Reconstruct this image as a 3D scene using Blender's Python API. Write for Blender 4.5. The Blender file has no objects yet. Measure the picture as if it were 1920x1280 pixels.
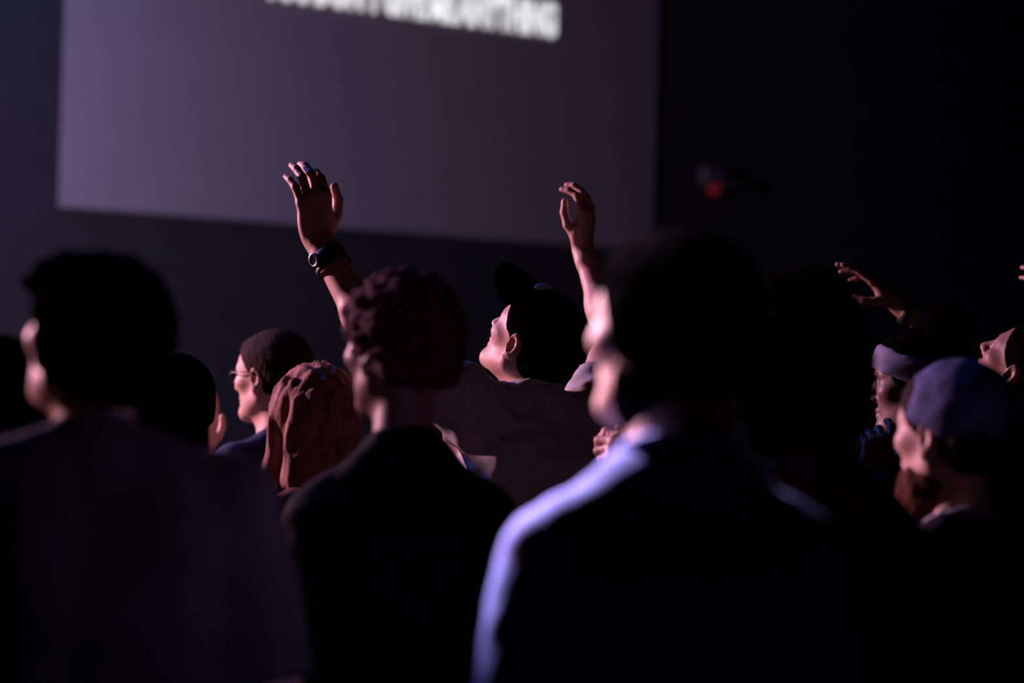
import bpy, math, random
import numpy as np
from mathutils import Vector, Matrix

random.seed(4)
np.random.seed(4)
SC = bpy.context.scene
COL = SC.collection

# ------------------------------------------------------------------ camera
F_PX = 85 / 36 * 1920                      # 85 mm lens, pixels of a 1920x1280 frame
CAM = np.array([0.0, 0.0, 1.55])
_p = math.atan(117 / F_PX)
_r = math.radians(1.5)
FW = np.array([0, math.cos(_p), math.sin(_p)])
_R0 = np.array([1.0, 0, 0])
_U0 = np.cross(_R0, FW)
RT = _R0 * math.cos(_r) + _U0 * math.sin(_r)
UP = -_R0 * math.sin(_r) + _U0 * math.cos(_r)


def at(px, py, d):
    """world point seen at pixel (px, py) at distance d along the view axis"""
    return CAM + d * (FW + RT * (px - 960) / F_PX + UP * (640 - py) / F_PX)


cam = bpy.data.cameras.new('camera')
cam.lens = 85
cam.sensor_width = 36
cam.clip_end = 100
cam.dof.use_dof = True
cam.dof.focus_distance = 5.45
cam.dof.aperture_fstop = 1.8
cam_ob = bpy.data.objects.new('camera', cam)
COL.objects.link(cam_ob)
cam_ob.matrix_world = Matrix(((RT[0], UP[0], -FW[0], CAM[0]), (RT[1], UP[1], -FW[1], CAM[1]),
                              (RT[2], UP[2], -FW[2], CAM[2]), (0, 0, 0, 1)))
SC.camera = cam_ob

# ------------------------------------------------------------------ world, exposure
SC.view_settings.view_transform = 'Standard'
SC.view_settings.look = 'None'
SC.view_settings.exposure = 0.0
SC.view_settings.gamma = 1.0
SC.view_settings.use_curve_mapping = False
w = bpy.data.worlds.new('world')
SC.world = w
w.use_nodes = True
w.node_tree.nodes['Background'].inputs[0].default_value = (0.6, 0.5, 0.5, 1)
w.node_tree.nodes['Background'].inputs[1].default_value = 0.0

# the hall is turned 35.7 degrees against the view: U runs along the screen wall, N points from it into the hall
HALL = math.radians(35.68)
U = np.array([math.cos(HALL), math.sin(HALL), 0])
N = np.array([math.sin(HALL), -math.cos(HALL), 0])
BL = np.array([-2.44992, 12.9786, 0.99679 + 1.55])      # lower left corner of the projection screen


def hall(u, n, z):
    return U * u + N * n + np.array([0, 0, z])


def lamp(name, pos, target, col, power, size, spot=None, blend=0.5):
    l = bpy.data.lights.new(name, 'SPOT' if spot else 'POINT')
    l.color = col
    l.energy = power
    l.shadow_soft_size = size
    if spot:
        l.spot_size = math.radians(spot)
        l.spot_blend = blend
    o = bpy.data.objects.new(name, l)
    COL.objects.link(o)
    o.location = pos
    o.rotation_euler = (Vector(target) - Vector(pos)).to_track_quat('-Z', 'Y').to_euler()
    return o


# stage lights on the rig in front of the screen wall, left of the picture
lamp('stage_light_pink', (-6.0, 8.3, 3.1), (0.1, 5.0, 1.6), (1.0, 0.44, 0.60), 3300, 0.16, 60)
lamp('stage_light_lavender', (-4.1, 8.2, 6.2), (0.01, 3.0, 1.62), (0.95, 0.66, 1.0), 22000, 0.05, 3.9, 0.3)
lamp('stage_light_blue', hall(0.6, -10.2, 5.6), (0.2, 3.8, 1.4), (0.10, 0.20, 1.0), 800, 0.2, 50)
lamp('stage_wash_purple', hall(3.2, -9.6, 2.5), BL + U * 1.5 + np.array([0, 0, .4]), (0.70, 0.49, 0.92), 160, 0.4, 115, 1.0)
lamp('stage_wash_navy', hall(4.2, -11.1, 5.6), BL - U * 1.2 + np.array([0, 0, 1.6]), (0.12, 0.28, 1.0), 75, 0.4, 110, 1.0)

# ------------------------------------------------------------------ materials
MATS = {}


def mat(name, col, rough=0.6, var=0.15, scale=30.0, bump=0.0, bscale=200.0, sss=0.0, spec=0.4, metal=0.0,
        emit=None, sheen=0.0, stretch=(1, 1, 1)):
    if name in MATS:
        return MATS[name]
    m = bpy.data.materials.new(name)
    m.use_nodes = True
    nt = m.node_tree
    b = nt.nodes['Principled BSDF']
    tc = nt.nodes.new('ShaderNodeTexCoord')
    mp = nt.nodes.new('ShaderNodeMapping')
    mp.inputs['Scale'].default_value = stretch
    nt.links.new(tc.outputs['Object'], mp.inputs[0])
    nz = nt.nodes.new('ShaderNodeTexNoise')
    nz.inputs['Scale'].default_value = scale
    nz.inputs['Detail'].default_value = 4
    nt.links.new(mp.outputs[0], nz.inputs[0])
    rp = nt.nodes.new('ShaderNodeValToRGB')
    rp.color_ramp.elements[0].position = 0.3
    rp.color_ramp.elements[1].position = 0.7
    rp.color_ramp.elements[0].color = (*[c * (1 - var) for c in col], 1)
    rp.color_ramp.elements[1].color = (*[min(1, c * (1 + var)) for c in col], 1)
    nt.links.new(nz.outputs[0], rp.inputs[0])
    nt.links.new(rp.outputs[0], b.inputs['Base Color'])
    b.inputs['Roughness'].default_value = rough
    b.inputs['Specular IOR Level'].default_value = spec
    b.inputs['Metallic'].default_value = metal
    if sheen:
        b.inputs['Sheen Weight'].default_value = sheen
    if sss:
        b.inputs['Subsurface Weight'].default_value = sss
        b.inputs['Subsurface Radius'].default_value = (1.0, 0.3, 0.15)
        b.inputs['Subsurface Scale'].default_value = 0.012
    if bump:
        n2 = nt.nodes.new('ShaderNodeTexNoise')
        n2.inputs['Scale'].default_value = bscale
        nt.links.new(mp.outputs[0], n2.inputs[0])
        bp = nt.nodes.new('ShaderNodeBump')
        bp.inputs['Strength'].default_value = bump
        bp.inputs['Distance'].default_value = 0.004
        nt.links.new(n2.outputs[0], bp.inputs['Height'])
        nt.links.new(bp.outputs[0], b.inputs['Normal'])
    if emit:
        b.inputs['Emission Color'].default_value = (*emit[0], 1)
        b.inputs['Emission Strength'].default_value = emit[1]
    MATS[name] = m
    return m


def skin(name, col):
    return mat('skin_' + name, col, 0.5, 0.08, 25, 0.1, 400, sss=0.12)


def cloth(name, col):
    return mat('cloth_' + name, col, 0.85, 0.12, 60, 0.25, 350, spec=0.2 if max(col) > .05 else 0.08)


def hairm(name, col):
    return mat('hair_' + name, col, 0.8, 0.5, 60, 0.6, 120, spec=0.0 if max(col) < .02 else 0.08, stretch=(1, 1, 0.25))


# ------------------------------------------------------------------ signed-distance modelling
class Cap:
    """tapered capsule"""
    def __init__(s, a, b, ra, rb=None):
        s.a, s.b = np.array(a, float), np.array(b, float)
        s.ra, s.rb = ra, ra if rb is None else rb
        r = max(s.ra, s.rb)
        s.lo, s.hi = np.minimum(s.a, s.b) - r, np.maximum(s.a, s.b) + r

    def tf(s, M):
        k = M[4]
        return Cap(M[0] @ s.a * k + M[1], M[0] @ s.b * k + M[1], s.ra * k, s.rb * k)

    def ev(s, X, Y, Z):
        d = s.b - s.a
        L = d @ d + 1e-12
        t = np.clip(((X - s.a[0]) * d[0] + (Y - s.a[1]) * d[1] + (Z - s.a[2]) * d[2]) / L, 0, 1)
        q = (X - s.a[0] - t * d[0]) ** 2 + (Y - s.a[1] - t * d[1]) ** 2 + (Z - s.a[2] - t * d[2]) ** 2
        return np.sqrt(q) - (s.ra + (s.rb - s.ra) * t)


class Ell:
    """ellipsoid"""
    def __init__(s, c, r, R=None):
        s.c, s.r = np.array(c, float), np.array(r, float)
        s.R = np.eye(3) if R is None else R
        e = np.sqrt(((s.R * s.r) ** 2).sum(1))
        s.lo, s.hi = s.c - e, s.c + e

    def tf(s, M):
        return Ell(M[0] @ s.c * M[4] + M[1], s.r * M[4], M[0] @ s.R)

    def ev(s, X, Y, Z):
        x, y, z = X - s.c[0], Y - s.c[1], Z - s.c[2]
        R = s.R
        a = R[0, 0] * x + R[1, 0] * y + R[2, 0] * z
        b = R[0, 1] * x + R[1, 1] * y + R[2, 1] * z
        c = R[0, 2] * x + R[1, 2] * y + R[2, 2] * z
        r = s.r
        k0 = np.sqrt((a / r[0]) ** 2 + (b / r[1]) ** 2 + (c / r[2]) ** 2)
        k1 = np.sqrt((a / r[0] ** 2) ** 2 + (b / r[1] ** 2) ** 2 + (c / r[2] ** 2) ** 2) + 1e-9
        return k0 * (k0 - 1) / k1


class Loft:
    """stack of ellipses along z: rows (z, half width, half depth, y centre)"""
    def __init__(s, rows):
        s.t = np.array(sorted(rows), float)
        t = s.t
        s.lo = np.array([-t[:, 1].max(), (t[:, 3] - t[:, 2]).min(), t[0, 0]])
        s.hi = np.array([t[:, 1].max(), (t[:, 3] + t[:, 2]).max(), t[-1, 0]])

    def ev(s, X, Y, Z):
        t = s.t
        a = np.interp(Z, t[:, 0], t[:, 1])
        b = np.interp(Z, t[:, 0], t[:, 2])
        y = np.interp(Z, t[:, 0], t[:, 3])
        d = (np.sqrt((X / a) ** 2 + ((Y - y) / b) ** 2) - 1) * np.minimum(a, b)
        return np.maximum(d, np.maximum(t[0, 0] - Z, Z - t[-1, 0]))


class Half:
    """half space: inside where (p - c).n < 0, limited to a box"""
    def __init__(s, c, n, lo=(-9, -9, -9), hi=(9, 9, 9)):
        s.c, s.n = np.array(c, float), np.array(n, float) / np.linalg.norm(n)
        s.lo, s.hi = np.array(lo, float), np.array(hi, float)

    def tf(s, M):
        return Half(M[0] @ s.c * M[4] + M[1], M[0] @ s.n)

    def ev(s, X, Y, Z):
        return (X - s.c[0]) * s.n[0] + (Y - s.c[1]) * s.n[1] + (Z - s.c[2]) * s.n[2]


class CutCap(Cap):
    """tapered capsule ending in a flat cut at b"""
    def ev(s, X, Y, Z):
        n = unit(s.b - s.a)
        return np.maximum(Cap.ev(s, X, Y, Z), (X - s.b[0]) * n[0] + (Y - s.b[1]) * n[1] + (Z - s.b[2]) * n[2])


def wave(X, Y, Z, wl, seed, st=(1, 1, 1), n=6):
    rs = np.random.RandomState(seed)
    out = 0
    for i in range(n):
        d = rs.normal(size=3)
        d = d / np.linalg.norm(d) * st * (2 * math.pi / wl) * rs.uniform(.7, 1.4)
        out = out + np.sin(X * d[0] + Y * d[1] + Z * d[2] + rs.uniform(0, 6.28))
    return out / math.sqrt(n)


class Field:
    def __init__(s, lo, hi, h):
        s.h = h
        s.lo = np.array(lo, float) - 2 * h
        n = np.ceil((np.array(hi, float) + 2 * h - s.lo) / h).astype(int) + 1
        s.ax = [s.lo[i] + h * np.arange(n[i]) for i in range(3)]
        s.F = np.full(n, 1.0, np.float32)

    def win(s, p, k):
        sl = []
        for i in range(3):
            a = int(max(0, math.floor((p.lo[i] - k - s.lo[i]) / s.h) - 1))
            b = int(min(s.F.shape[i], math.ceil((p.hi[i] + k - s.lo[i]) / s.h) + 2))
            if b <= a:
                return None
            sl.append(slice(a, b))
        g = (s.ax[0][sl[0]][:, None, None].astype(np.float32), s.ax[1][sl[1]][None, :, None].astype(np.float32),
             s.ax[2][sl[2]][None, None, :].astype(np.float32))
        return tuple(sl), g

    def add(s, p, k=0.01):
        q = s.win(p, k + 2 * s.h)
        if q:
            a, b = s.F[q[0]], p.ev(*q[1])
            h = np.maximum(k - np.abs(a - b), 0) / k
            s.F[q[0]] = np.minimum(a, b) - h * h * k / 4
        return s

    def sub(s, p, k=0.006):
        q = s.win(p, k + 2 * s.h)
        if q:
            a, b = s.F[q[0]], -p.ev(*q[1])
            h = np.maximum(k - np.abs(a - b), 0) / k
            s.F[q[0]] = np.maximum(a, b) + h * h * k / 4
        return s

    def noise(s, amp, wl, seed, st=(1, 1, 1)):
        X, Y, Z = s.ax[0][:, None, None], s.ax[1][None, :, None], s.ax[2][None, None, :]
        s.F += (amp * wave(X.astype(np.float32), Y.astype(np.float32), Z.astype(np.float32), wl, seed, st)).astype(np.float32)
        return s

    def mesh(s, relax=1):
        F, h = s.F, s.h
        S = F < 0
        c = np.zeros([n - 1 for n in F.shape], np.uint8)
        offs = [(i, j, k) for i in (0, 1) for j in (0, 1) for k in (0, 1)]
        def cor(A, o):
            return A[o[0]:A.shape[0] - 1 + o[0], o[1]:A.shape[1] - 1 + o[1], o[2]:A.shape[2] - 1 + o[2]]
        for o in offs:
            c += cor(S, o)
        act = (c > 0) & (c < 8)
        I = np.nonzero(act)
        idx = np.full(act.shape, -1, np.int64)
        idx[act] = np.arange(len(I[0]))
        P = np.zeros((len(I[0]), 3))
        cnt = np.zeros(len(I[0]))
        val = {o: F[I[0] + o[0], I[1] + o[1], I[2] + o[2]].astype(float) for o in offs}
        for o in offs:
            for a in range(3):
                if o[a] == 0:
                    o2 = tuple(o[i] + (i == a) for i in range(3))
                    fa, fb = val[o], val[o2]
                    x = (fa < 0) != (fb < 0)
                    t = np.where(x, fa / np.where(x, fa - fb, 1), 0)
                    for i in range(3):
                        P[:, i] += np.where(x, o[i] + (t if i == a else 0), 0)
                    cnt += x
        V = s.lo + h * (np.stack(I, 1) + P / cnt[:, None])
        Q = []
        for a in range(3):
            b, d = (a + 1) % 3, (a + 2) % 3
            n = F.shape
            sl0 = [slice(1, n[i] - 1) for i in range(3)]
            sl1 = list(sl0)
            sl0[a] = slice(0, n[a] - 1)
            sl1[a] = slice(1, n[a])
            s0, s1 = S[tuple(sl0)], S[tuple(sl1)]
            E = np.stack(np.nonzero(s0 != s1), 1)
            E[:, b] += 1
            E[:, d] += 1
            fl = S[E[:, 0], E[:, 1], E[:, 2]]
            cs = []
            for ob, od in ((-1, -1), (0, -1), (0, 0), (-1, 0)):
                e = E.copy()
                e[:, b] += ob
                e[:, d] += od
                cs.append(idx[e[:, 0], e[:, 1], e[:, 2]])
            q = np.stack(cs, 1)
            q[~fl] = q[~fl][:, ::-1]
            Q.append(q)
        Q = np.concatenate(Q)
        for _ in range(relax):
            acc = np.zeros_like(V)
            deg = np.zeros(len(V))
            for i in range(4):
                j = (i + 1) % 4
                for d3 in range(3):
                    acc[:, d3] += np.bincount(Q[:, i], V[Q[:, j], d3], len(V)) + np.bincount(Q[:, j], V[Q[:, i], d3], len(V))
                deg += np.bincount(Q[:, i], minlength=len(V)) + np.bincount(Q[:, j], minlength=len(V))
            V = 0.5 * V + 0.5 * acc / np.maximum(deg, 1)[:, None]
        return V, Q


def join(parts):
    vs, qs, n = [], [], 0
    for V, Q in parts:
        vs.append(V)
        qs.append(Q + n)
        n += len(V)
    return np.concatenate(vs), np.concatenate(qs)


def mesh_of(name, V, Q):
    me = bpy.data.meshes.new(name)
    me.vertices.add(len(V))
    me.vertices.foreach_set('co', np.asarray(V, np.float32).ravel())
    k = Q.shape[1]
    me.loops.add(Q.size)
    me.loops.foreach_set('vertex_index', Q.ravel().astype(np.int32))
    me.polygons.add(len(Q))
    me.polygons.foreach_set('loop_start', np.arange(0, Q.size, k, dtype=np.int32))
    me.polygons.foreach_set('use_smooth', np.ones(len(Q), bool))
    me.update()
    me.validate()
    return me


def obj(name, me, m, parent=None):
    if m is not None and not me.materials:
        me.materials.append(m)
    o = bpy.data.objects.new(name, me)
    COL.objects.link(o)
    o.parent = parent
    return o


def sdf_obj(name, VQ, m, parent):
    return obj(name, mesh_of(name, *VQ), m, parent)


def pydata(name, v, f, m, parent=None, smooth=False):
    me = bpy.data.meshes.new(name)
    me.from_pydata([tuple(x) for x in v], [], f)
    if smooth:
        me.polygons.foreach_set('use_smooth', [True] * len(f))
    me.update()
    return obj(name, me, m, parent)


def box_vf(c, ax, ay, az):
    """box from centre and three half-axis vectors"""
    c, ax, ay, az = [np.array(q, float) for q in (c, ax, ay, az)]
    v = [c + sx * ax + sy * ay + sz * az for sz in (-1, 1) for sx, sy in ((-1, -1), (1, -1), (1, 1), (-1, 1))]
    f = [(0, 3, 2, 1), (4, 5, 6, 7), (0, 1, 5, 4), (1, 2, 6, 5), (2, 3, 7, 6), (3, 0, 4, 7)]
    return v, f


def merge(*vfs):
    V, Fc = [], []
    for v, f in vfs:
        n = len(V)
        V += list(v)
        Fc += [tuple(i + n for i in q) for q in f]
    return V, Fc


def tube_vf(pts, r, n=8, closed=False):
    pts = [np.array(p, float) for p in pts]
    V, Fc = [], []
    m = len(pts)
    for i, p in enumerate(pts):
        t = pts[(i + 1) % m] - pts[i - 1] if closed else pts[min(i + 1, m - 1)] - pts[max(i - 1, 0)]
        t = t / np.linalg.norm(t)
        a = np.cross(t, [0.31, 0.2, 0.93])
        a /= np.linalg.norm(a)
        b = np.cross(t, a)
        for j in range(n):
            q = 2 * math.pi * j / n
            V.append(p + r * (a * math.cos(q) + b * math.sin(q)))
    for i in range(m if closed else m - 1):
        for j in range(n):
            i2 = (i + 1) % m
            Fc.append((i * n + j, i * n + (j + 1) % n, i2 * n + (j + 1) % n, i2 * n + j))
    if not closed:
        Fc.append(tuple(reversed(range(n))))
        Fc.append(tuple((m - 1) * n + j for j in range(n)))
    return V, Fc


def ring_vf(c, axis, e1, ra, rb, wd, th, n=28):
    """flat strap around an axis: oval ring with width wd and thickness th"""
    c, axis = np.array(c, float), np.array(axis, float) / np.linalg.norm(axis)
    e1 = np.array(e1, float) - axis * (np.array(e1, float) @ axis)
    e1 /= np.linalg.norm(e1)
    e2 = np.cross(axis, e1)
    V, Fc = [], []
    for i in range(n):
        q = 2 * math.pi * i / n
        for (o, z) in ((0, -wd / 2), (th, -wd / 2 * .9), (th, wd / 2 * .9), (0, wd / 2)):
            V.append(c + e1 * math.cos(q) * (ra + o) + e2 * math.sin(q) * (rb + o) + axis * z)
    for i in range(n):
        j = (i + 1) % n
        for k in range(4):
            k2 = (k + 1) % 4
            Fc.append((i * 4 + k, j * 4 + k, j * 4 + k2, i * 4 + k2))
    return V, Fc


def rotz(a):
    c, s = math.cos(a), math.sin(a)
    return np.array([[c, -s, 0], [s, c, 0], [0, 0, 1.0]])


def rotx(a):
    c, s = math.cos(a), math.sin(a)
    return np.array([[1.0, 0, 0], [0, c, -s], [0, s, c]])


def roty(a):
    c, s = math.cos(a), math.sin(a)
    return np.array([[c, 0, s], [0, 1.0, 0], [-s, 0, c]])


def unit(v):
    v = np.array(v, float)
    return v / np.linalg.norm(v)


# ------------------------------------------------------------------ the hall
WALL = mat('dark_wall_paint', (0.068, 0.076, 0.082), 0.9, 0.1, 6, 0.15, 60)
FLOOR = mat('dark_carpet', (0.008, 0.008, 0.009), 0.95, 0.3, 80, 0.4, 300)
BLACK = mat('black_trim', (0.01, 0.01, 0.011), 0.7, 0.1)


def slab(name, u0, u1, n0, n1, z0, z1, m):
    c = hall((u0 + u1) / 2, (n0 + n1) / 2, (z0 + z1) / 2)
    v, f = box_vf(c, U * (u1 - u0) / 2, N * (n1 - n0) / -2, (0, 0, (z1 - z0) / 2))
    f = [tuple(reversed(q)) for q in f]
    o = pydata(name, v, f, m)
    o['kind'] = 'structure'
    return o


bu, bn = float(BL @ U), float(BL @ N)
slab('floor', -10, 17, bn - .3, 7, -.1, 0, FLOOR)
slab('ceiling', -10, 17, bn - .3, 7, 6.6, 6.7, BLACK)
slab('wall_front', -10, 17, bn - .3, bn - .036, 0, 6.6, WALL)
DRAPE = mat('black_drape', (0.006, 0.006, 0.006), 0.95, 0.2, 8)
slab('wall_left', -10.2, -10, bn - .3, 7, 0, 6.6, DRAPE)
slab('wall_right', 17, 17.2, bn - .3, 7, 0, 6.6, DRAPE)
slab('wall_rear', -10, 17, 7, 7.2, 0, 6.6, DRAPE)

# projection screen: surface, thin frame behind it, lines of projected lyrics
SW, SH = 4.10, 2.31
scr = bpy.data.objects.new('projection_screen', None)
COL.objects.link(scr)
scr.location = BL
scr.rotation_euler = (0, 0, HALL)
scr['label'] = 'wide grey-white projection screen with a line of lyrics on the dark wall'
scr['category'] = 'screen'
SCREEN = mat('screen_cloth', (0.62, 0.60, 0.62), 0.9, 0.03, 3, spec=0.1)
v, f = box_vf((SW / 2, 0.012, SH / 2), (SW / 2, 0, 0), (0, 0.008, 0), (0, 0, SH / 2))
pydata('screen_surface', v, f, SCREEN, scr)
fr = []
for c, hx, hz in (((SW / 2, .028, .02), SW / 2, .02), ((SW / 2, .028, SH - .02), SW / 2, .02), ((.02, .028, SH / 2), .02, SH / 2), ((SW - .02, .028, SH / 2), .02, SH / 2)):
    fr.append(box_vf(c, (hx, 0, 0), (0, .008, 0), (0, 0, hz)))
v, f = merge(*fr)
pydata('screen_frame', v, f, BLACK, scr)
TEXT = mat('projected_lettering', (0.8, 0.8, 0.8), 0.9, 0.0, emit=((0.94, 0.95, 0.95), 0.8))
tx = bpy.data.curves.new('lyrics', 'FONT')
tx.body = "YOU DON'T GIVE ME ANYTHING"
tx.size = 0.26
tx.offset = 0.0165
tx.space_word = 0.62
tx.space_character = 1.0
tx.extrude = 0.0005
tx.materials.append(TEXT)
tmp = bpy.data.objects.new('lettering_curve', tx)
COL.objects.link(tmp)
bpy.context.view_layer.update()
wid = tmp.dimensions.x
tme = bpy.data.meshes.new_from_object(tmp.evaluated_get(bpy.context.evaluated_depsgraph_get()))
bpy.data.objects.remove(tmp)
tob = obj('lyrics_lettering', tme, TEXT, scr)
tob.rotation_euler = (math.pi / 2, 0, 0)
tob.scale = ((3.31 - 1.22) / wid, 1, 1)
tob.location = (1.22, -0.002, 1.29)

# ------------------------------------------------------------------ people
TROUS = cloth('dark_trousers', (0.012, 0.013, 0.018))
SHOE = mat('shoe_leather', (0.012, 0.012, 0.012), 0.5, 0.2)
SCL = mat('eye_white', (0.6, 0.58, 0.56), 0.2, 0.03)
IRI = mat('eye_iris', (0.04, 0.02, 0.012), 0.15, 0.2)
BROW = hairm('brow', (0.012, 0.009, 0.008))


def eye_mesh():
    V, Fc = [], []
    n, m = 16, 10
    for i in range(m + 1):
        for j in range(n):
            a, b = math.pi * i / m, 2 * math.pi * j / n
            V.append((.0125 * math.sin(a) * math.cos(b), .0125 * math.cos(a), .0125 * math.sin(a) * math.sin(b)))
    for i in range(m):
        for j in range(n):
            Fc.append((i * n + j, i * n + (j + 1) % n, (i + 1) * n + (j + 1) % n, (i + 1) * n + j))
    me = bpy.data.meshes.new('eye')
    me.from_pydata(V, [], Fc)
    me.materials.append(SCL)
    me.materials.append(IRI)
    for k, p in enumerate(me.polygons):
        p.use_smooth = True
        p.material_index = 1 if k < 2 * n else 0
    return me


EYE = eye_mesh()
_bv, _bf = tube_vf([(-.02, .079, .020), (-.008, .088, .026), (.008, .091, .025), (.018, .0925, .0215)], .0035, 6)
BROWME = bpy.data.meshes.new('eyebrow')
BROWME.from_pydata([tuple(x) for x in _bv], [], _bf)
BROWME.polygons.foreach_set('use_smooth', [True] * len(_bf))
BROWME.materials.append(BROW)


def head_ops(fem=0.0):
    """head in its own frame: origin between the ear canals, facing +Y, 0.235 m from chin to crown"""
    A, S = [], []
    A += [(Ell((0, -.016, .034), (.0765, .098, .087)), .01), (Ell((0, .03, -.03), (.0625, .066, .082)), .04),
          (Ell((0, .03, .04), (.066, .062, .055)), .03)]
    for s in (-1, 1):
        A += [(Cap((s * .056, -.004, -.058), (s * .016, .074, -.1), .017, .015), .035),
              (Ell((s * .047, .06, -.017), (.022, .026, .02)), .02),
              (Cap((s * .014, .092, .021), (s * .046, .074, .021), .0095, .008), .018)]
    A += [(Ell((0, .078, -.1), (.02, .018, .016)), .025)]
    for s in (-1, 1):
        S += [(Ell((s * .032, .101, .003), (.0185, .016, .012)), .014)]
    N2 = [(Cap((0, .093, .016), (0, .116, -.028), .0065, .0095), .014), (Ell((0, .112, -.03), (.0105, .01, .009)), .008)]
    for s in (-1, 1):
        N2 += [(Ell((s * .0125, .1, -.034), (.0075, .01, .0075)), .008),
               (Ell((s * .032, .0795, .004), (.0165, .0125, .0125)), .004)]
    N2 += [(Ell((0, .092, -.058), (.023, .0115, .0065)), .006), (Ell((0, .09, -.0705), (.02, .012, .0075)), .006)]
    ears = []
    for s in (-1, 1):
        R = rotz(-s * .35) @ rotx(-.2)
        ears.append((Ell((s * .08, -.008, -.006), (.0095, .0195, .033), R), Ell((s * .0885, -.002, -.003), (.0085, .0115, .02), R),
                     Ell((s * .077, .002, -.034), (.007, .009, .011))))
    slit = [(Ell((0, .104, -.0645), (.022, .006, .0018)), .004)]
    for s in (-1, 1):
        slit.append((Ell((s * .032, .094, .004), (.0145, .006, .0045)), .003))
    return A, S, N2, ears, slit


HEAD = head_ops()


def build_head(F, M):
    A, S, N2, ears, slit = HEAD
    k = M[4]
    for p, q in A:
        F.add(p.tf(M), q * k)
    for p, q in S:
        F.sub(p.tf(M), q * k)
    for p, q in N2:
        F.add(p.tf(M), q * k)
    for a, b, c in ears:
        F.add(a.tf(M), .008 * k)
        F.sub(b.tf(M), .004 * k)
        F.add(c.tf(M), .006 * k)
    for p, q in slit:
        F.sub(p.tf(M), q * k)


FING = [((.026, .090), (.042, .026, .020), .0098, 7), ((.008, .095), (.046, .029, .021), .0100, 1),
        ((-.012, .089), (.043, .027, .020), .0094, -5), ((-.029, .079), (.034, .021, .018), .0085, -12)]


def hand_ops(W, d, n, l, curls, sc=1.0, thumb=None, spread=1.0):
    """palm, four fingers and thumb; d along the hand, n out of the palm, l to the thumb side"""
    d = unit(d)
    n = unit(np.array(n) - d * (np.array(n) @ d))
    l = np.array(l, float)
    l = unit(l - d * (l @ d) - n * (l @ n))
    P = lambda a, b, c=0.0: W + sc * (l * a + d * b + n * c)
    palm, fingers = [], []
    for i, ((x, y), L, r, sp) in enumerate(FING):
        palm.append((Cap(P((.014, .005, -.004, -.013)[i], .0), P(x, y), .0125 * sc, .0105 * sc), .014))
        a = math.radians(sp * spread)
        f = d * math.cos(a) + l * math.sin(a)
        p = P(x, y)
        ang, rr = 0.0, r * sc
        seg = []
        for j in range(3):
            ang += math.radians(curls[i][j])
            q = p + sc * L[j] * (f * math.cos(ang) + n * math.sin(ang))
            r2 = rr * (.93, .9, .84)[j]
            seg.append(Cap(p, q, rr, r2))
            p, rr = q, r2
        fingers.append(seg)
    palm.append((Ell(P(.0, .045, .003), (.036 * sc, .04 * sc, .0135 * sc), np.stack([l, d, n], 1)), .012))
    palm.append((Ell(P(.024, .036, .010), (.015 * sc, .028 * sc, .013 * sc), np.stack([l, d, n], 1)), .015))
    palm.append((Ell(P(-.024, .03, .008), (.011 * sc, .03 * sc, .011 * sc), np.stack([l, d, n], 1)), .012))
    T = thumb or [(.020, .022, .006), (.050, .054, .016), (.060, .083, .020), (.055, .110, .018)]
    tr = (.0135, .0112, .0102, .0085)
    fingers.append([Cap(P(*T[i]), P(*T[i + 1]), tr[i] * sc, tr[i + 1] * sc) for i in range(3)])
    return palm, fingers


RELAX = [(18, 22, 14), (22, 26, 16), (26, 30, 18), (30, 32, 18)]


def build_arm(S, E, W, hand, h, sc, mus=1.0):
    palm, fingers = hand_ops(W, hand['d'], hand['n'], hand['l'], hand.get('curl', RELAX), sc, hand.get('thumb'), hand.get('spread', 1.0))
    lo = np.min([S - .07, E - .07, W - .05] + [c.lo for f in fingers for c in f] + [p.lo for p, k in palm], 0)
    hi = np.max([S + .07, E + .07, W + .05] + [c.hi for f in fingers for c in f] + [p.hi for p, k in palm], 0)
    F = Field(lo, hi, h)
    dS = E - S
    dW = W - E
    F.add(Cap(S, E, .052 * mus * sc, .042 * mus * sc), .02)
    F.add(Cap(S + dS * .35, S + dS * .7, .046 * mus * sc, .043 * mus * sc), .03)
    F.add(Cap(E, E + dW * .35, .042 * mus * sc, .041 * mus * sc), .02)
    F.add(Cap(E + dW * .3, W, .041 * mus * sc, .0235 * sc), .03)
    nn = unit(hand['n'])
    ll = unit(hand['l'])
    F.add(Cap(W - unit(dW) * .03 + ll * .011, W + ll * .008, .019 * sc, .017 * sc), .02)
    F.add(Cap(W - unit(dW) * .03 - ll * .011, W - ll * .008, .019 * sc, .017 * sc), .02)
    for p, k in palm:
        F.add(p, k)
    base = F.F.copy()
    for seg in fingers:
        G = Field.__new__(Field)
        G.h, G.lo, G.ax = F.h, F.lo, F.ax
        G.F = np.full(F.F.shape, 1.0, np.float32)
        for c in seg:
            G.add(c, .004)
        k = .006
        # blend each finger with the palm only, so fingers stay apart
        hh = np.maximum(k - np.abs(base - G.F), 0) / k
        F.F = np.minimum(F.F, np.minimum(base, G.F) - hh * hh * k / 4)
    return F.mesh(1)


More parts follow.
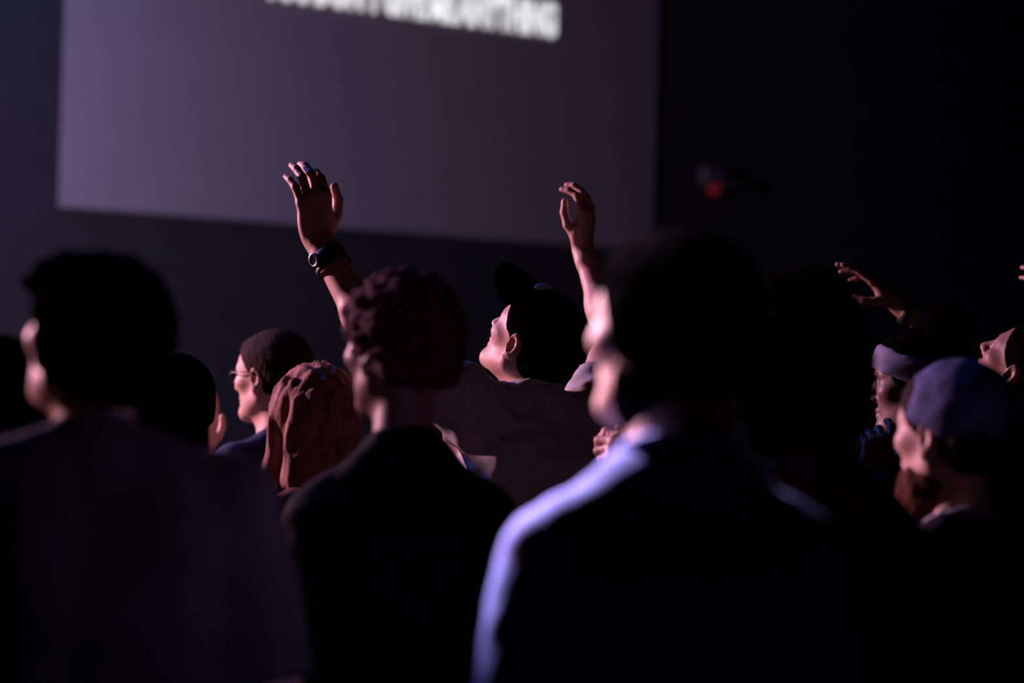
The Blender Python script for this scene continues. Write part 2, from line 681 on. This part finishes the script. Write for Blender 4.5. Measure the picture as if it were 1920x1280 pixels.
def hair_field(style, M, seed, h):
    """hair in head space, returns a mesh in body space"""
    I = (np.eye(3), np.zeros(3), None, None, 1.0)
    g = style.get('grow', .012)
    lo, hi = np.array([-.16, -.2, -.13 - style.get('long', 0)]), np.array([.16, .16, .2])
    F = Field(lo, hi, h)
    F.add(Ell((0, -.016, .034), np.array((.0765, .098, .087)) + g), .01)
    F.add(Ell((0, .03, .045), np.array((.066, .062, .053)) + g * .8), .03)
    F.add(Ell((0, -.055, -.02), (.062 + g, .05 + g * .7, .06)), .03)
    for p, k in style.get('pre', []):
        F.add(p, k)
    hl = style.get('hairline', (.088, .072, .022, -.035))
    y0, z0, y1, z1 = hl
    dy, dz = y0 - y1, z0 - z1
    if style.get('cut', True):
        F.sub(Half((0, y0, z0), (0, -dz, dy)), .012)
        F.sub(Half((0, 0, style.get('nape', -.07)), (0, .25, 1)), .015)
    for p, k in style.get('parts', []):
        F.add(p, k)
    for p, k in style.get('minus', []):
        F.sub(p, k)
    amp, wl = style.get('noise', (.002, .02))
    F.noise(amp, wl, seed, style.get('stretch', (1, 1, 1)))
    if 'noise2' in style:
        F.noise(style['noise2'][0], style['noise2'][1], seed + 9, style.get('stretch', (1, 1, 1)))
    V, Q = F.mesh(style.get('relax', 1))
    return V @ M[0].T * M[4] + M[1], Q


PEOPLE = {}


def person(key, label, px, py, d, yaw, pitch=0, tilt=0, byaw=25, scale=1.0, width=1.0, lean=(0, 0), skin_m=None, hair=None, hair_m=None,
           shirt_m=None, h=.0045, arms=None, sleeve=.62, shirt_h=.011, long_sleeve=False, loose=1.0, fold=.0035, bulk=1.0, neck=1.0, collar=True, collar_m=None, sh=0.0, slope=0.0):
    by = math.radians(byaw)
    B = rotz(by)
    c = at(px, py, d)
    zc = c[2]
    # neck base in the body frame
    off = np.array([lean[0], -.042 + .055 * math.sin(math.radians(pitch)) + lean[1], 0]) * scale
    org = np.array([c[0], c[1], 0]) + B @ off
    root = bpy.data.objects.new('person', None)
    COL.objects.link(root)
    root.location = org
    root.rotation_euler = (0, 0, by)
    root.empty_display_size = .2
    root['label'] = label
    root['category'] = 'person'
    loc = lambda p: B.T @ (np.array(p, float) - org)
    Rh = rotz(math.radians(yaw - byaw)) @ rotx(math.radians(pitch)) @ roty(math.radians(tilt))
    M = (Rh, loc(c), None, None, scale)
    hp = lambda p: Rh @ np.array(p, float) * scale + M[1]
    s = scale
    zs = zc - .205 * s + sh                 # top of the shoulders
    nb = np.array([0, 0, zs + .035 * s])    # neck base
    wS = .178 * s * width
    J = {}
    for sd, nm in ((-1, 'L'), (1, 'R')):
        S = np.array([sd * wS, -.005, zs - .045 * s - slope])
        a = (arms or {}).get(nm)
        if a is None:
            E = S + np.array([sd * .055, -.03, -.285]) * s
            W = E + np.array([sd * .0, .06, -.245]) * s
            hd = dict(d=(0, .12, -1), n=(-sd, 0, 0), l=(0, 1, .1))
        else:
            E, W = loc(a['E']), loc(a['W'])
            hd = dict(a)
            for q in 'dnl':
                hd[q] = B.T @ np.array(a[q], float)
            if 'S' in a:
                S = S + np.array(a['S'])
        J[nm] = (S, E, W, hd, a is not None)
    # ---- body: fine head and arms, coarser trunk and legs under the clothes
    lo = np.minimum(hp((0, 0, 0)) - .15 * s, nb - np.array([.09, .09, .06]))
    hi = np.maximum(hp((0, 0, 0)) + .15 * s, nb + .09)
    F = Field(lo, hi, h)
    build_head(F, M)
    F.add(Cap(hp((0, -.022, -.045)), nb + np.array([0, .0, -.05]), .05 * s * neck, .058 * s * neck), .025)
    F.add(Cap(hp((0, .03, -.085)), nb + np.array([0, .03, -.03]), .022 * s * neck, .035 * s * neck), .03)
    parts = [F.mesh(1)]
    for nm in 'LR':
        S, E, W, hd, fine = J[nm]
        parts.append(build_arm(S, E, W, hd, (h * .8 if fine else .0065), s * hd.get('size', 1.0), bulk))
    hip = .5 * (zc + .12)
    F = Field((-.3, -.2, .06), (.3, .2, zs + .08), .016)
    wd = s * width
    F.add(Loft([(hip, .155 * wd, .1 * s, 0), (zs - .42 * s, .135 * wd, .09 * s, 0), (zs - .22 * s, .15 * wd, .1 * s, .005), (zs - .06 * s, .14 * wd, .075 * s, 0)]), .04)
    for sd in (-1, 1):
        F.add(Cap(nb + np.array([0, 0, -.02]), (sd * wS * .8, 0, zs - .05 * s - slope), .045 * s, .045 * s), .04)
        F.add(Cap((sd * .085 * wd, 0, hip), (sd * .095 * wd, .01, hip * .53), .07 * s, .05 * s), .04)
        F.add(Cap((sd * .095 * wd, .01, hip * .53), (sd * .1 * wd, -.01, .09), .048 * s, .033 * s), .03)
    parts.append(F.mesh(0))
    body = sdf_obj('body', join(parts), skin_m, root)
    # ---- shirt
    kb = bulk
    rows = [(zs - .66 * s, .178 * wd * kb, .122 * s * kb, 0), (zs - .42 * s, .168 * wd * kb, .118 * s * kb, 0), (zs - .2 * s, .182 * wd * kb, .128 * s * kb, .004),
            (zs - .09 * s, .168 * wd, .105 * s, .002), (zs - .03 * s, .12 * wd, .075 * s, 0)]
    sl = []
    for nm in 'LR':
        S, E, W, hd, up = J[nm]
        t = 1.0 if long_sleeve else hd.get('sleeve', sleeve)
        sl.append((S, S + (E - S) * t, S + (E - S) * (t - .25), up, E, W))
    pts = [q for a in sl for q in a[:2]] + ([a[5] for a in sl] if long_sleeve else [])
    lo = np.min([np.array([-.24 * wd, -.17, zs - .67 * s])] + [p - .12 for p in pts], 0)
    hi = np.max([np.array([.24 * wd, .17, zs + .09])] + [p + .12 for p in pts], 0)
    F = Field(lo, hi, shirt_h)
    F.add(Loft(rows), .03)
    for sd in (-1, 1):
        F.add(Cap(nb + np.array([sd * .03, -.012, -.012]), (sd * wS * .93, -.008, zs - .042 * s - slope), .052 * s, .058 * s), .05)
        F.add(Cap((sd * .09 * wd, -.05, zs - .12 * s), (sd * .08 * wd, -.045, zs - .25 * s), .075 * s, .07 * s), .05)
    for (S, H, H0, up, E, W) in sl:
        r0, r1 = .066 * s * loose * (.9 + .1 * bulk), .067 * s * loose * (.9 + .1 * bulk)
        if long_sleeve:
            F.add(Cap(S, E, r0, .056 * s), .05)
            F.add(Cap(E, E + (W - E) * .93, .056 * s, .038 * s), .02)
        else:
            F.add(CutCap(S, H, r0, r1), .04)
    F.noise(fold, .11 * s, len(key) * 7 + ord(key[0]), (1, 1, .55))
    F.noise(fold * .4, .04 * s, ord(key[-1]), (1, 1, .6))
    for (S, H, H0, up, E, W) in sl:
        if not long_sleeve:
            dr = unit(H - S)
            if up:
                F.sub(Cap(H0, H + dr * .05, r1 * .55, r1 - .012), .01)
    F.sub(Half((0, 0, zs - .655 * s), (0, 0, 1), (-1, -1, 0), (1, 1, zs - .65 * s)), .005)
    F.sub(Ell(nb + np.array([0, .06, .012]), (.05 * s, .055 * s, .03 * s)), .02)
    shirt = sdf_obj('shirt', F.mesh(1), shirt_m, root)
    if collar:
        pc = []
        for i in range(28):
            q = 2 * math.pi * i / 28
            pc.append(nb + np.array([math.cos(q) * .06 * s * neck, .006 + math.sin(q) * .062 * s * neck, (.018 - .022 * math.sin(q)) * s]))
        v, f = tube_vf(pc, .009 * s, 8, True)
        pydata('collar', v, f, collar_m or shirt_m, shirt, True)
    # ---- trousers and shoes
    F = Field((-.26 * wd, -.19, .05), (.26 * wd, .19, zs - .6 * s), .018)
    F.add(Loft([(hip - .03, .17 * wd * kb, .118 * s * kb, 0), (zs - .63 * s, .168 * wd * kb, .114 * s * kb, 0)]), .05)
    for sd in (-1, 1):
        F.add(Cap((sd * .085 * wd, 0, hip), (sd * .095 * wd, .01, hip * .53), .088 * s * kb, .068 * s), .03)
        F.add(Cap((sd * .095 * wd, .01, hip * .53), (sd * .1 * wd, -.01, .09), .068 * s, .056 * s), .03)
    sdf_obj('trousers', F.mesh(1), TROUS, root)
    for sd in (-1, 1):
        F = Field((sd * .1 * wd - .07, -.11, 0), (sd * .1 * wd + .07, .2, .13), .01)
        F.add(Cap((sd * .1 * wd, -.04, .045), (sd * .11 * wd, .13, .035), .042, .038), .02)
        F.add(Cap((sd * .1 * wd, -.015, .05), (sd * .1 * wd, -.012, .1), .04, .042), .03)
        F.sub(Half((0, 0, .0), (0, 0, 1), (-1, -1, -1), (1, 1, .02)), .004)
        sdf_obj('shoe', F.mesh(1), SHOE, root)
    # ---- face details
    HM = Matrix.Translation(Vector(M[1])) @ Matrix([[*Rh[i], 0] for i in range(3)] + [[0, 0, 0, 1]]) @ Matrix.Scale(s, 4)
    for sd in (-1, 1):
        e = obj('eye', EYE, None, root)
        e.matrix_local = HM @ Matrix.Translation((sd * .032, .0805, .004))
        b = obj('eyebrow', BROWME, None, root)
        b.matrix_local = HM @ Matrix.Translation((-.032, 0, 0)) if sd < 0 else HM @ Matrix.Scale(-1, 4, (1, 0, 0)) @ Matrix.Translation((-.032, 0, 0))
    if hair:
        sdf_obj('hair', hair_field(hair, M, ord(key[0]) * 3 + len(key), hair.get('h', .006)), hair_m, root)
    PEOPLE[key] = dict(root=root, M=M, J=J, loc=loc, B=B, hp=hp, s=s, shirt=shirt)
    return PEOPLE[key]


SK1 = skin('warm', (0.56, 0.36, 0.27))
SK2 = skin('light', (0.66, 0.44, 0.35))
SK3 = skin('brown', (0.30, 0.16, 0.10))
SK5 = skin('deep', (0.16, 0.09, 0.07))
SK4 = skin('tan', (0.48, 0.29, 0.21))
H_BLACK = hairm('black', (0.003, 0.0027, 0.0027))
H_BROWN = hairm('brown', (0.03, 0.018, 0.013))
H_RED = hairm('chestnut_curls', (0.055, 0.012, 0.018))
H_AUB = hairm('auburn', (0.32, 0.17, 0.14))
T_WHITE = cloth('white_tee', (0.40, 0.40, 0.41))
T_BLACK = cloth('black_tee', (0.008, 0.008, 0.009))
T_BLUE = cloth('pale_blue_tee', (0.13, 0.165, 0.42))
T_OLIVE = cloth('grey_tee', (0.06, 0.058, 0.052))
T_NAVY = cloth('navy_tee', (0.03, 0.045, 0.10))
T_BROWN = cloth('brown_top', (0.022, 0.014, 0.012))
T_DARK = cloth('dark_jacket', (0.015, 0.015, 0.02))

# ---- man in the cap with both arms raised, in focus
FL = [(26, 30, 16), (30, 36, 20), (22, 24, 14), (16, 18, 10)]
hero = person('hero', 'man in a black cap and white T-shirt, face tipped up, raising both arms', 1001, 644, 5.4, 53, 37, 0, byaw=22, scale=.98, width=.86, bulk=.92, sh=.045,
              skin_m=SK1, hair=dict(grow=.006, nape=-.075, noise=(.0012, .012), h=.004), hair_m=H_BLACK, shirt_m=T_WHITE, h=.0036, shirt_h=.007, sleeve=.6, loose=1.18,
              fold=.005,
              arms={'L': dict(E=at(727, 668, 5.2), W=at(600, 456, 5.32), d=(-.16, .05, 1), n=(-.5, .86, -.05), l=(.86, .5, 0), S=(.01, 0, .055),
                              curl=[(26, 28, 20), (22, 28, 18), (16, 26, 16), (14, 26, 16)], spread=.55, size=1.18),
                    'R': dict(sleeve=.4, E=at(1150, 632, 5.7), W=at(1093, 468, 5.82), d=(.07, .0, 1), n=(-.86, .5, 0), l=(-.5, -.86, 0), S=(-.01, 0, .03),
                              curl=[(20, 42, 24), (16, 40, 30), (14, 36, 30), (12, 34, 28)],
                              thumb=[(.020, .022, .006), (.036, .056, .030), (.040, .086, .040), (.036, .113, .044)])})

# ---- black-haired man at the lower left
A_HAIR = dict(grow=.013, hairline=(.1, .056, .042, -.035), nape=-.085, noise=(.003, .028), noise2=(.0015, .01), h=.005,
              parts=[(Ell((0, .085, .07), (.065, .035, .032)), .03), (Ell((-.02, .105, .05), (.045, .016, .022)), .02),
                     (Ell((-.08, -.008, .0), (.014, .03, .042)), .03), (Ell((.08, -.008, .0), (.014, .03, .042)), .03)])
person('left', 'man with thick black hair and dark grey T-shirt, back turned, left foreground', 180, 645, 3.3, 45, 20, 0, byaw=14, scale=.98, sh=.028, skin_m=SK4, hair=A_HAIR,
       hair_m=H_BLACK, shirt_m=T_OLIVE, shirt_h=.009, width=1.1, sleeve=.85, bulk=1.14)

# ---- large man with blue-lit shoulder
I_HAIR = dict(grow=.012, hairline=(.074, .088, .026, -.03), nape=-.1, noise=(.0015, .016), h=.005,
              parts=[(Ell((-.08, -.005, -.005), (.013, .03, .036)), .03), (Ell((.08, -.005, -.005), (.013, .03, .036)), .03)])
person('right', 'broad man with short black hair, left shoulder glowing blue-violet, right foreground', 1258, 624, 3.0, 46, 5, 0, byaw=12, scale=1.0, slope=.03, sh=.005, skin_m=SK4, hair=I_HAIR,
       hair_m=H_BLACK, shirt_m=T_BLUE, shirt_h=.008, width=.84, bulk=1.16, sleeve=.85, neck=1.1)

# ---- curly-haired man in the middle
G_HAIR = dict(grow=.019, hairline=(.09, .062, .018, -.03), nape=-.085, noise=(.0055, .03), noise2=(.003, .014), h=.0045, relax=0)
person('curly', 'man with reddish curly hair and black T-shirt in front of the raised arm', 750, 655, 4.1, 40, 0, 0, byaw=18, scale=.96, skin_m=SK5, hair=G_HAIR,
       hair_m=H_RED, shirt_m=T_BLACK, width=.82, slope=.045, sh=-.01, sleeve=.98)

# ---- big dark curls right of the broad man
J_HAIR = dict(grow=.03, hairline=(.085, .06, .03, -.08), nape=-.2, noise=(.006, .035), noise2=(.003, .016), h=.006, relax=0, long=.12,
              pre=[(Ell((0, -.04, -.06), (.108, .075, .12)), .04)])
person('bigcurls', 'person with a large mass of dark hair behind the broad man', 1498, 674, 3.8, 8, 0, 0, byaw=30, scale=.96, skin_m=SK3, hair=J_HAIR,
       hair_m=H_BLACK, shirt_m=T_BROWN, width=.76, slope=.04, long_sleeve=True)

# ---- man with glasses, far
glasses_man = person('glasses', 'man with glasses and navy shirt in profile, fingers raised before him', 511, 707, 6.4, 58, 0, 0, byaw=50, scale=.98, skin_m=SK2,
       hair=dict(grow=.010, hairline=(.08, .085, .008, -.02), nape=-.06, noise=(.001, .015), h=.005), hair_m=H_BROWN, shirt_m=T_NAVY,
       arms={'L': dict(E=at(425, 950, 6.25), W=at(380, 850, 6.55), d=(.06, .1, 1), n=(-.5, .85, 0), l=(.85, .5, 0), curl=[(12, 14, 8), (10, 12, 8), (10, 12, 8), (10, 12, 8)], spread=.6)})

# ---- woman with long auburn hair
F_HAIR = dict(grow=.014, hairline=(.085, .07, .05, -.2), nape=-.3, noise=(.004, .026), noise2=(.0016, .012), stretch=(1.3, 1.3, .22), h=.006, long=.2,
              pre=[(Ell((0, -.035, -.1), (.092, .07, .17)), .04), (Cap((-.07, .02, .02), (-.1, .045, -.2), .026, .02), .03), (Cap((.07, .02, .02), (.09, .04, -.2), .026, .02), .03)])
person('auburn', 'woman with long wavy auburn hair beside the man with glasses', 588, 788, 5.2, 34, 0, 0, byaw=30, scale=.93, skin_m=SK2, hair=F_HAIR, hair_m=H_AUB,
       shirt_m=cloth('maroon', (0.10, 0.02, 0.02)), width=.88)

# ---- two dark heads between
person('darkhead', 'person with short dark hair, taller of the two behind the left man', 322, 762, 5.7, 45, 0, 0, byaw=35, scale=.95, skin_m=SK3,
       hair=dict(grow=.012, noise=(.002, .02)), hair_m=H_BLACK, shirt_m=T_DARK, width=.9)
person('darkhead2', 'shorter person with smooth dark hair close behind the left man', 292, 818, 4.5, 40, 0, 0, byaw=30, scale=.92, skin_m=SK4,
       hair=dict(grow=.014, noise=(.0015, .03), nape=-.16, long=.06, pre=[(Ell((0, -.04, -.06), (.085, .06, .1)), .03)]), hair_m=H_BLACK, shirt_m=T_DARK, width=.88)
B_HAIR = dict(grow=.016, hairline=(.085, .07, .04, -.15), nape=-.26, noise=(.003, .03), stretch=(1.2, 1.2, .4), h=.006, long=.16,
              pre=[(Ell((0, -.035, -.08), (.092, .07, .15)), .04)])
person('edge', 'person with long dark hair cut off by the left picture edge', -18, 775, 3.9, 42, 0, 0, byaw=25, scale=.93, skin_m=SK4, hair=B_HAIR, hair_m=H_BLACK,
       shirt_m=T_DARK, width=.9)

# ---- people beyond, of whom only a hand and sleeve show
person('whitesleeve', 'person in white long sleeves, hand showing under the cap man\'s arm', 1010, 700, 6.5, 50, 0, 0, byaw=35, scale=.92, skin_m=SK2,
       hair=dict(grow=.012), hair_m=H_BROWN, shirt_m=cloth('white_sleeves', (0.7, 0.68, 0.68)), long_sleeve=True, width=.9,
       arms={'L': dict(E=at(912, 925, 6.42), W=at(872, 862, 6.55), d=(-.55, .3, .8), n=(.5, .8, -.2), l=(.5, -.2, .8), curl=[(60, 70, 40), (62, 72, 40), (64, 74, 40), (66, 76, 40)])})
person('handonly', 'person behind the broad man, pink-lit hand above his blue shoulder', 1268, 800, 4.6, 45, 0, 0, byaw=30, scale=.92, skin_m=SK2,
       hair=dict(grow=.012), hair_m=H_BROWN, shirt_m=T_DARK, width=.85,
       arms={'L': dict(E=at(1215, 1010, 4.5), W=at(1215, 876, 4.75), d=(-.75, .2, .5), n=(-.3, .8, -.5), l=(.4, .3, .8), curl=[(30, 50, 30), (45, 60, 40), (55, 70, 40), (60, 70, 40)])})

# ---- right-hand group
person('headband', 'person with wide grey-blue headband in profile, dark hair piled above', 1728, 722, 5.2, 68, 0, 0, byaw=45, scale=.97, skin_m=SK5,
       hair=dict(grow=.012, noise=(.002, .02), nape=-.06, parts=[(Ell((.0, -.05, .135), (.062, .065, .045)), .02)]), hair_m=H_BLACK, shirt_m=T_DARK, width=.92,
       arms={'L': dict(E=at(1690, 1010, 5.0), W=at(1640, 905, 5.05), d=(.12, .1, 1), n=(-.2, .95, 0), l=(.95, .2, 0), curl=[(25, 35, 20), (55, 60, 30), (60, 70, 30), (60, 70, 30)], spread=.6)})
person('patterncap', 'bearded man in a mottled blue cap with pink-lit cheek, right foreground', 1786, 814, 4.2, 42, 2, 0, byaw=20, scale=.98, skin_m=SK2,
       hair=dict(grow=.008, noise=(.0015, .015), nape=-.09), hair_m=H_BROWN, shirt_m=T_DARK, width=1.0, collar_m=cloth('pale_collar', (.3, .3, .34)))
person('rightedge', 'man at the right picture edge looking up, reaching a braceleted hand forward', 1919, 700, 5.6, 55, 46, 0, byaw=38, scale=.98, skin_m=skin('dark_brown', (.27, .15, .105)),
       hair=dict(grow=.006, noise=(.001, .014)), hair_m=H_BLACK, shirt_m=T_DARK, width=1.0,
       arms={'R': dict(E=at(1838, 688, 6.0), W=at(1686, 572, 6.05), d=(-.75, .1, .66), n=(-.66, .2, -.72), l=(-.1, -.95, .05), curl=[(2, 14, 10), (6, 16, 10), (12, 20, 12), (18, 24, 14)], spread=.5,
                       thumb=[(.02, .022, .008), (.036, .05, .03), (.038, .074, .05), (.032, .098, .06)],
                       S=(0, .03, .03)),
             'L': dict(E=at(2030, 735, 5.35), W=at(1990, 605, 5.55), d=(-.3, .1, 1), n=(-.5, .85, 0), l=(.85, .5, 0), curl=[(20, 30, 20)] * 4, S=(0, .0, .03))})

# ------------------------------------------------------------------ things worn
def head_part(name, P, ops, m, h, noise=None, parent=None):
    lo = np.min([p.lo for o, p, k in ops if o == '+'], 0)
    hi = np.max([p.hi for o, p, k in ops if o == '+'], 0)
    F = Field(lo, hi, h)
    for o, p, k in ops:
        (F.add if o == '+' else F.sub)(p, k)
    if noise:
        F.noise(*noise)
    V, Q = F.mesh(1)
    M = P['M']
    return sdf_obj(name, (V @ M[0].T * M[4] + M[1], Q), m, parent or P['root'])


def head_tubes(name, P, vf, m, parent=None, smooth=True):
    M = P['M']
    v = np.array(vf[0]) @ M[0].T * M[4] + M[1]
    return pydata(name, v, vf[1], m, parent or P['root'], smooth)


CAPM = mat('cloth_black_cap', (0.0015, 0.0015, 0.002), 0.9, 0.1, 60, 0.2, 350, spec=0.0)
cap = head_part('cap', hero, [('+', Ell((0, -.012, .04), (.088, .11, .094)), .01), ('-', Half((0, .1, .052), (0, -.3, 1)), .004)], CAPM, .005, (.001, .05, 3))
RB = rotx(.38)
head_part('brim', hero, [('+', Ell((0, .098, .068), (.084, .088, .0075), RB), .01), ('+', Cap((-.066, .098, .06), (-.05, .14, .074), .008), .03), ('+', Cap((.066, .098, .06), (.05, .14, .074), .008), .03),
                         ('-', Half((0, .07, .0), (0, 1, 0)), .004)], CAPM, .004, None, cap)
head_part('cap_button', hero, [('+', Ell((0, -.012, .135), (.009, .009, .005)), .01)], CAPM, .0025, None, cap)
head_part('emblem_glint', hero, [('+', Ell((-.004, .056, .118), (.03, .016, .009), rotx(-.75)), .01)], mat('emblem_glint_white', (.75, .75, .8), .7), .0025, None, cap)  # white emblem-like patch, put in as a painted glint on the crown

# watch and cord on the raised left wrist
S_, E_, W_, hd, _u = hero['J']['L']
ax = unit(W_ - E_)
ll, nn = unit(hd['l']), unit(hd['n'])
c0 = W_ - ax * .042
STRAP = mat('black_rubber', (.012, .012, .013), .5, .1)
STEEL = mat('watch_steel', (.3, .3, .31), .3, .05, metal=1.0)
vf = ring_vf(c0, ax, ll, .037, .033, .026, .005)
watch = pydata('wrist_watch', *vf, STRAP, hero['root'], True)
cd = unit(-ll * 1.0 - nn * .1)
cd = unit(cd - ax * (cd @ ax))
cc = c0 + cd * .041
tt = np.cross(ax, cd)
vf = ring_vf(cc, cd, ax, .0115, .0115, .009, .004, 24)
pydata('watch_case', *vf, STEEL, watch, True)
dv = [cc + cd * .003 + 0.0118 * (ax * math.cos(q) + tt * math.sin(q)) for q in np.linspace(0, 2 * math.pi, 24, endpoint=False)]
dv += [p - cd * .006 for p in dv]
pydata('watch_dial', dv, [tuple(range(24)), tuple(reversed(range(24, 48)))] + [(i, (i + 1) % 24, 24 + (i + 1) % 24, 24 + i) for i in range(24)],
       mat('watch_glass', (.02, .02, .025), .1, .1, spec=.8), watch)
vf = ring_vf(c0 - ax * .024, ax, ll, .0385, .035, .012, .004)
pydata('bracelet', *vf, STRAP, hero['root'], True)

P = PEOPLE['rightedge']
S_, E_, W_, hd, _u = P['J']['R']
ax = unit(W_ - E_)
vf = ring_vf(W_ - ax * .03, ax, hd['l'], .034, .030, .024, .005)
pydata('bracelet', *vf, STRAP, P['root'], True)

# spectacles
FRAME = mat('spectacle_frame', (.015, .012, .012), .35, .1)
LENS = mat('spectacle_lens', (.9, .9, .9), .05, 0)
LENS.node_tree.nodes['Principled BSDF'].inputs['Transmission Weight'].default_value = 1.0
LENS.node_tree.nodes['Principled BSDF'].inputs['IOR'].default_value = 1.05
rims = []
for sd in (-1, 1):
    pts = []
    for i in range(20):
        q = 2 * math.pi * i / 20
        x, z = math.cos(q), math.sin(q)
        rx, rz = abs(x) ** .7 * (1 if x > 0 else -1) * .025, abs(z) ** .7 * (1 if z > 0 else -1) * .018
        pts.append((sd * .034 + rx, .106 - abs(sd * .034 + rx) * .12, .002 + rz))
    rims.append(tube_vf(pts, .0016, 6, True))
rims.append(tube_vf([(-.01, .106, .006), (0, .110, .008), (.01, .106, .006)], .0015, 6))
gl = head_tubes('glasses', glasses_man, merge(*rims), FRAME)
for sd in (-1, 1):
    head_tubes('temple', glasses_man, tube_vf([(sd * .059, .099, .008), (sd * .078, .075, .01), (sd * .084, .0, .012), (sd * .084, -.02, .0)], .0022, 6), FRAME, gl)
    pts = []
    for i in range(20):
        q = 2 * math.pi * i / 20
        x, z = math.cos(q), math.sin(q)
        rx, rz = abs(x) ** .7 * (1 if x > 0 else -1) * .0245, abs(z) ** .7 * (1 if z > 0 else -1) * .0175
        pts.append((sd * .034 + rx, .106 - abs(sd * .034 + rx) * .12, .002 + rz))
    head_tubes('lens', glasses_man, (pts + [(p[0], p[1] - .0015, p[2]) for p in pts], [tuple(range(20)), tuple(reversed(range(20, 40)))] + [(i, (i + 1) % 20, 20 + (i + 1) % 20, 20 + i) for i in range(20)]), LENS, gl, False)

# headband
P = PEOPLE['headband']
head_part('headband', P, [('+', Ell((0, -.01, .037), (.098, .123, .111)), .01), ('-', Half((0, .1, .034), (0, -.35, 1)), .006), ('-', Half((0, .1, .094), (0, .35, -1)), .006)],
          cloth('headband', (.22, .23, .32)), .005, (.0012, .03, 5, (.4, .4, 1.5)))

# mottled cap and beard
P = PEOPLE['right']
head_part('beard', P, [('+', Ell((0, -.002, -.06), (.079, .078, .058)), .01), ('+', Ell((0, -.01, -.1), (.062, .06, .04)), .03), ('-', Half((0, .03, -.05), (0, -1, -.4)), .012), ('-', Half((0, 0, .0), (0, 0, -1)), .01)],  # black beard, spread back over the neck to stand in for shade there
          H_BLACK, .005, (.0015, .015, 8))
P = PEOPLE['patterncap']
CAMO = mat('mottled_cap', (.10, .12, .26), .85, .75, 28, .3, 200, spec=.2)
head_part('cap', P, [('+', Ell((0, -.014, .036), (.09, .113, .1)), .01), ('-', Half((0, .1, .05), (0, -.42, 1)), .006)], CAMO, .005, (.0012, .04, 7))
head_part('beard', P, [('+', Ell((0, .02, -.088), (.076, .07, .05)), .01), ('+', Ell((0, .035, -.135), (.058, .058, .06)), .05),
                       ('-', Half((0, .1, -.06), (0, -.45, -1)), .02)], hairm('beard', (.10, .035, .018)), .005, (.0015, .02, 8, (1, 1, .4)))

# small fixture on the dark wall right of the screen
fx = bpy.data.objects.new('wall_fixture', None)
COL.objects.link(fx)
ry = at(1338, 340, 1.0) - CAM
fp = CAM + ry * ((bn - .036 - CAM @ N) / (ry @ N))
fx.location = fp
fx.rotation_euler = (0, 0, HALL)
fx['label'] = 'small pale box fixture with a red light, on the dark wall beside the screen'
fx['category'] = 'wall fixture'
PALE = mat('pale_plastic', (.30, .29, .31), .5, .05)
v, f = box_vf((-.05, -.04, .03), (.07, 0, 0), (0, .04, 0), (0, 0, .055))
pydata('housing', v, f, PALE, fx)
v, f = tube_vf([(.02, -.05, -.005), (.3, -.05, -.02)], .03, 12)
pydata('arm', v, f, mat('grey_plastic', (.1, .085, .085), .5, .05), fx, True)
v, f = merge(tube_vf([(-.04, -.03, -.06), (-.04, -.075, -.06)], .03, 14))
pydata('indicator_light', v, f, mat('red_indicator', (.3, .02, .03), .4, 0, emit=((1, .05, .09), .09)), fx, True)
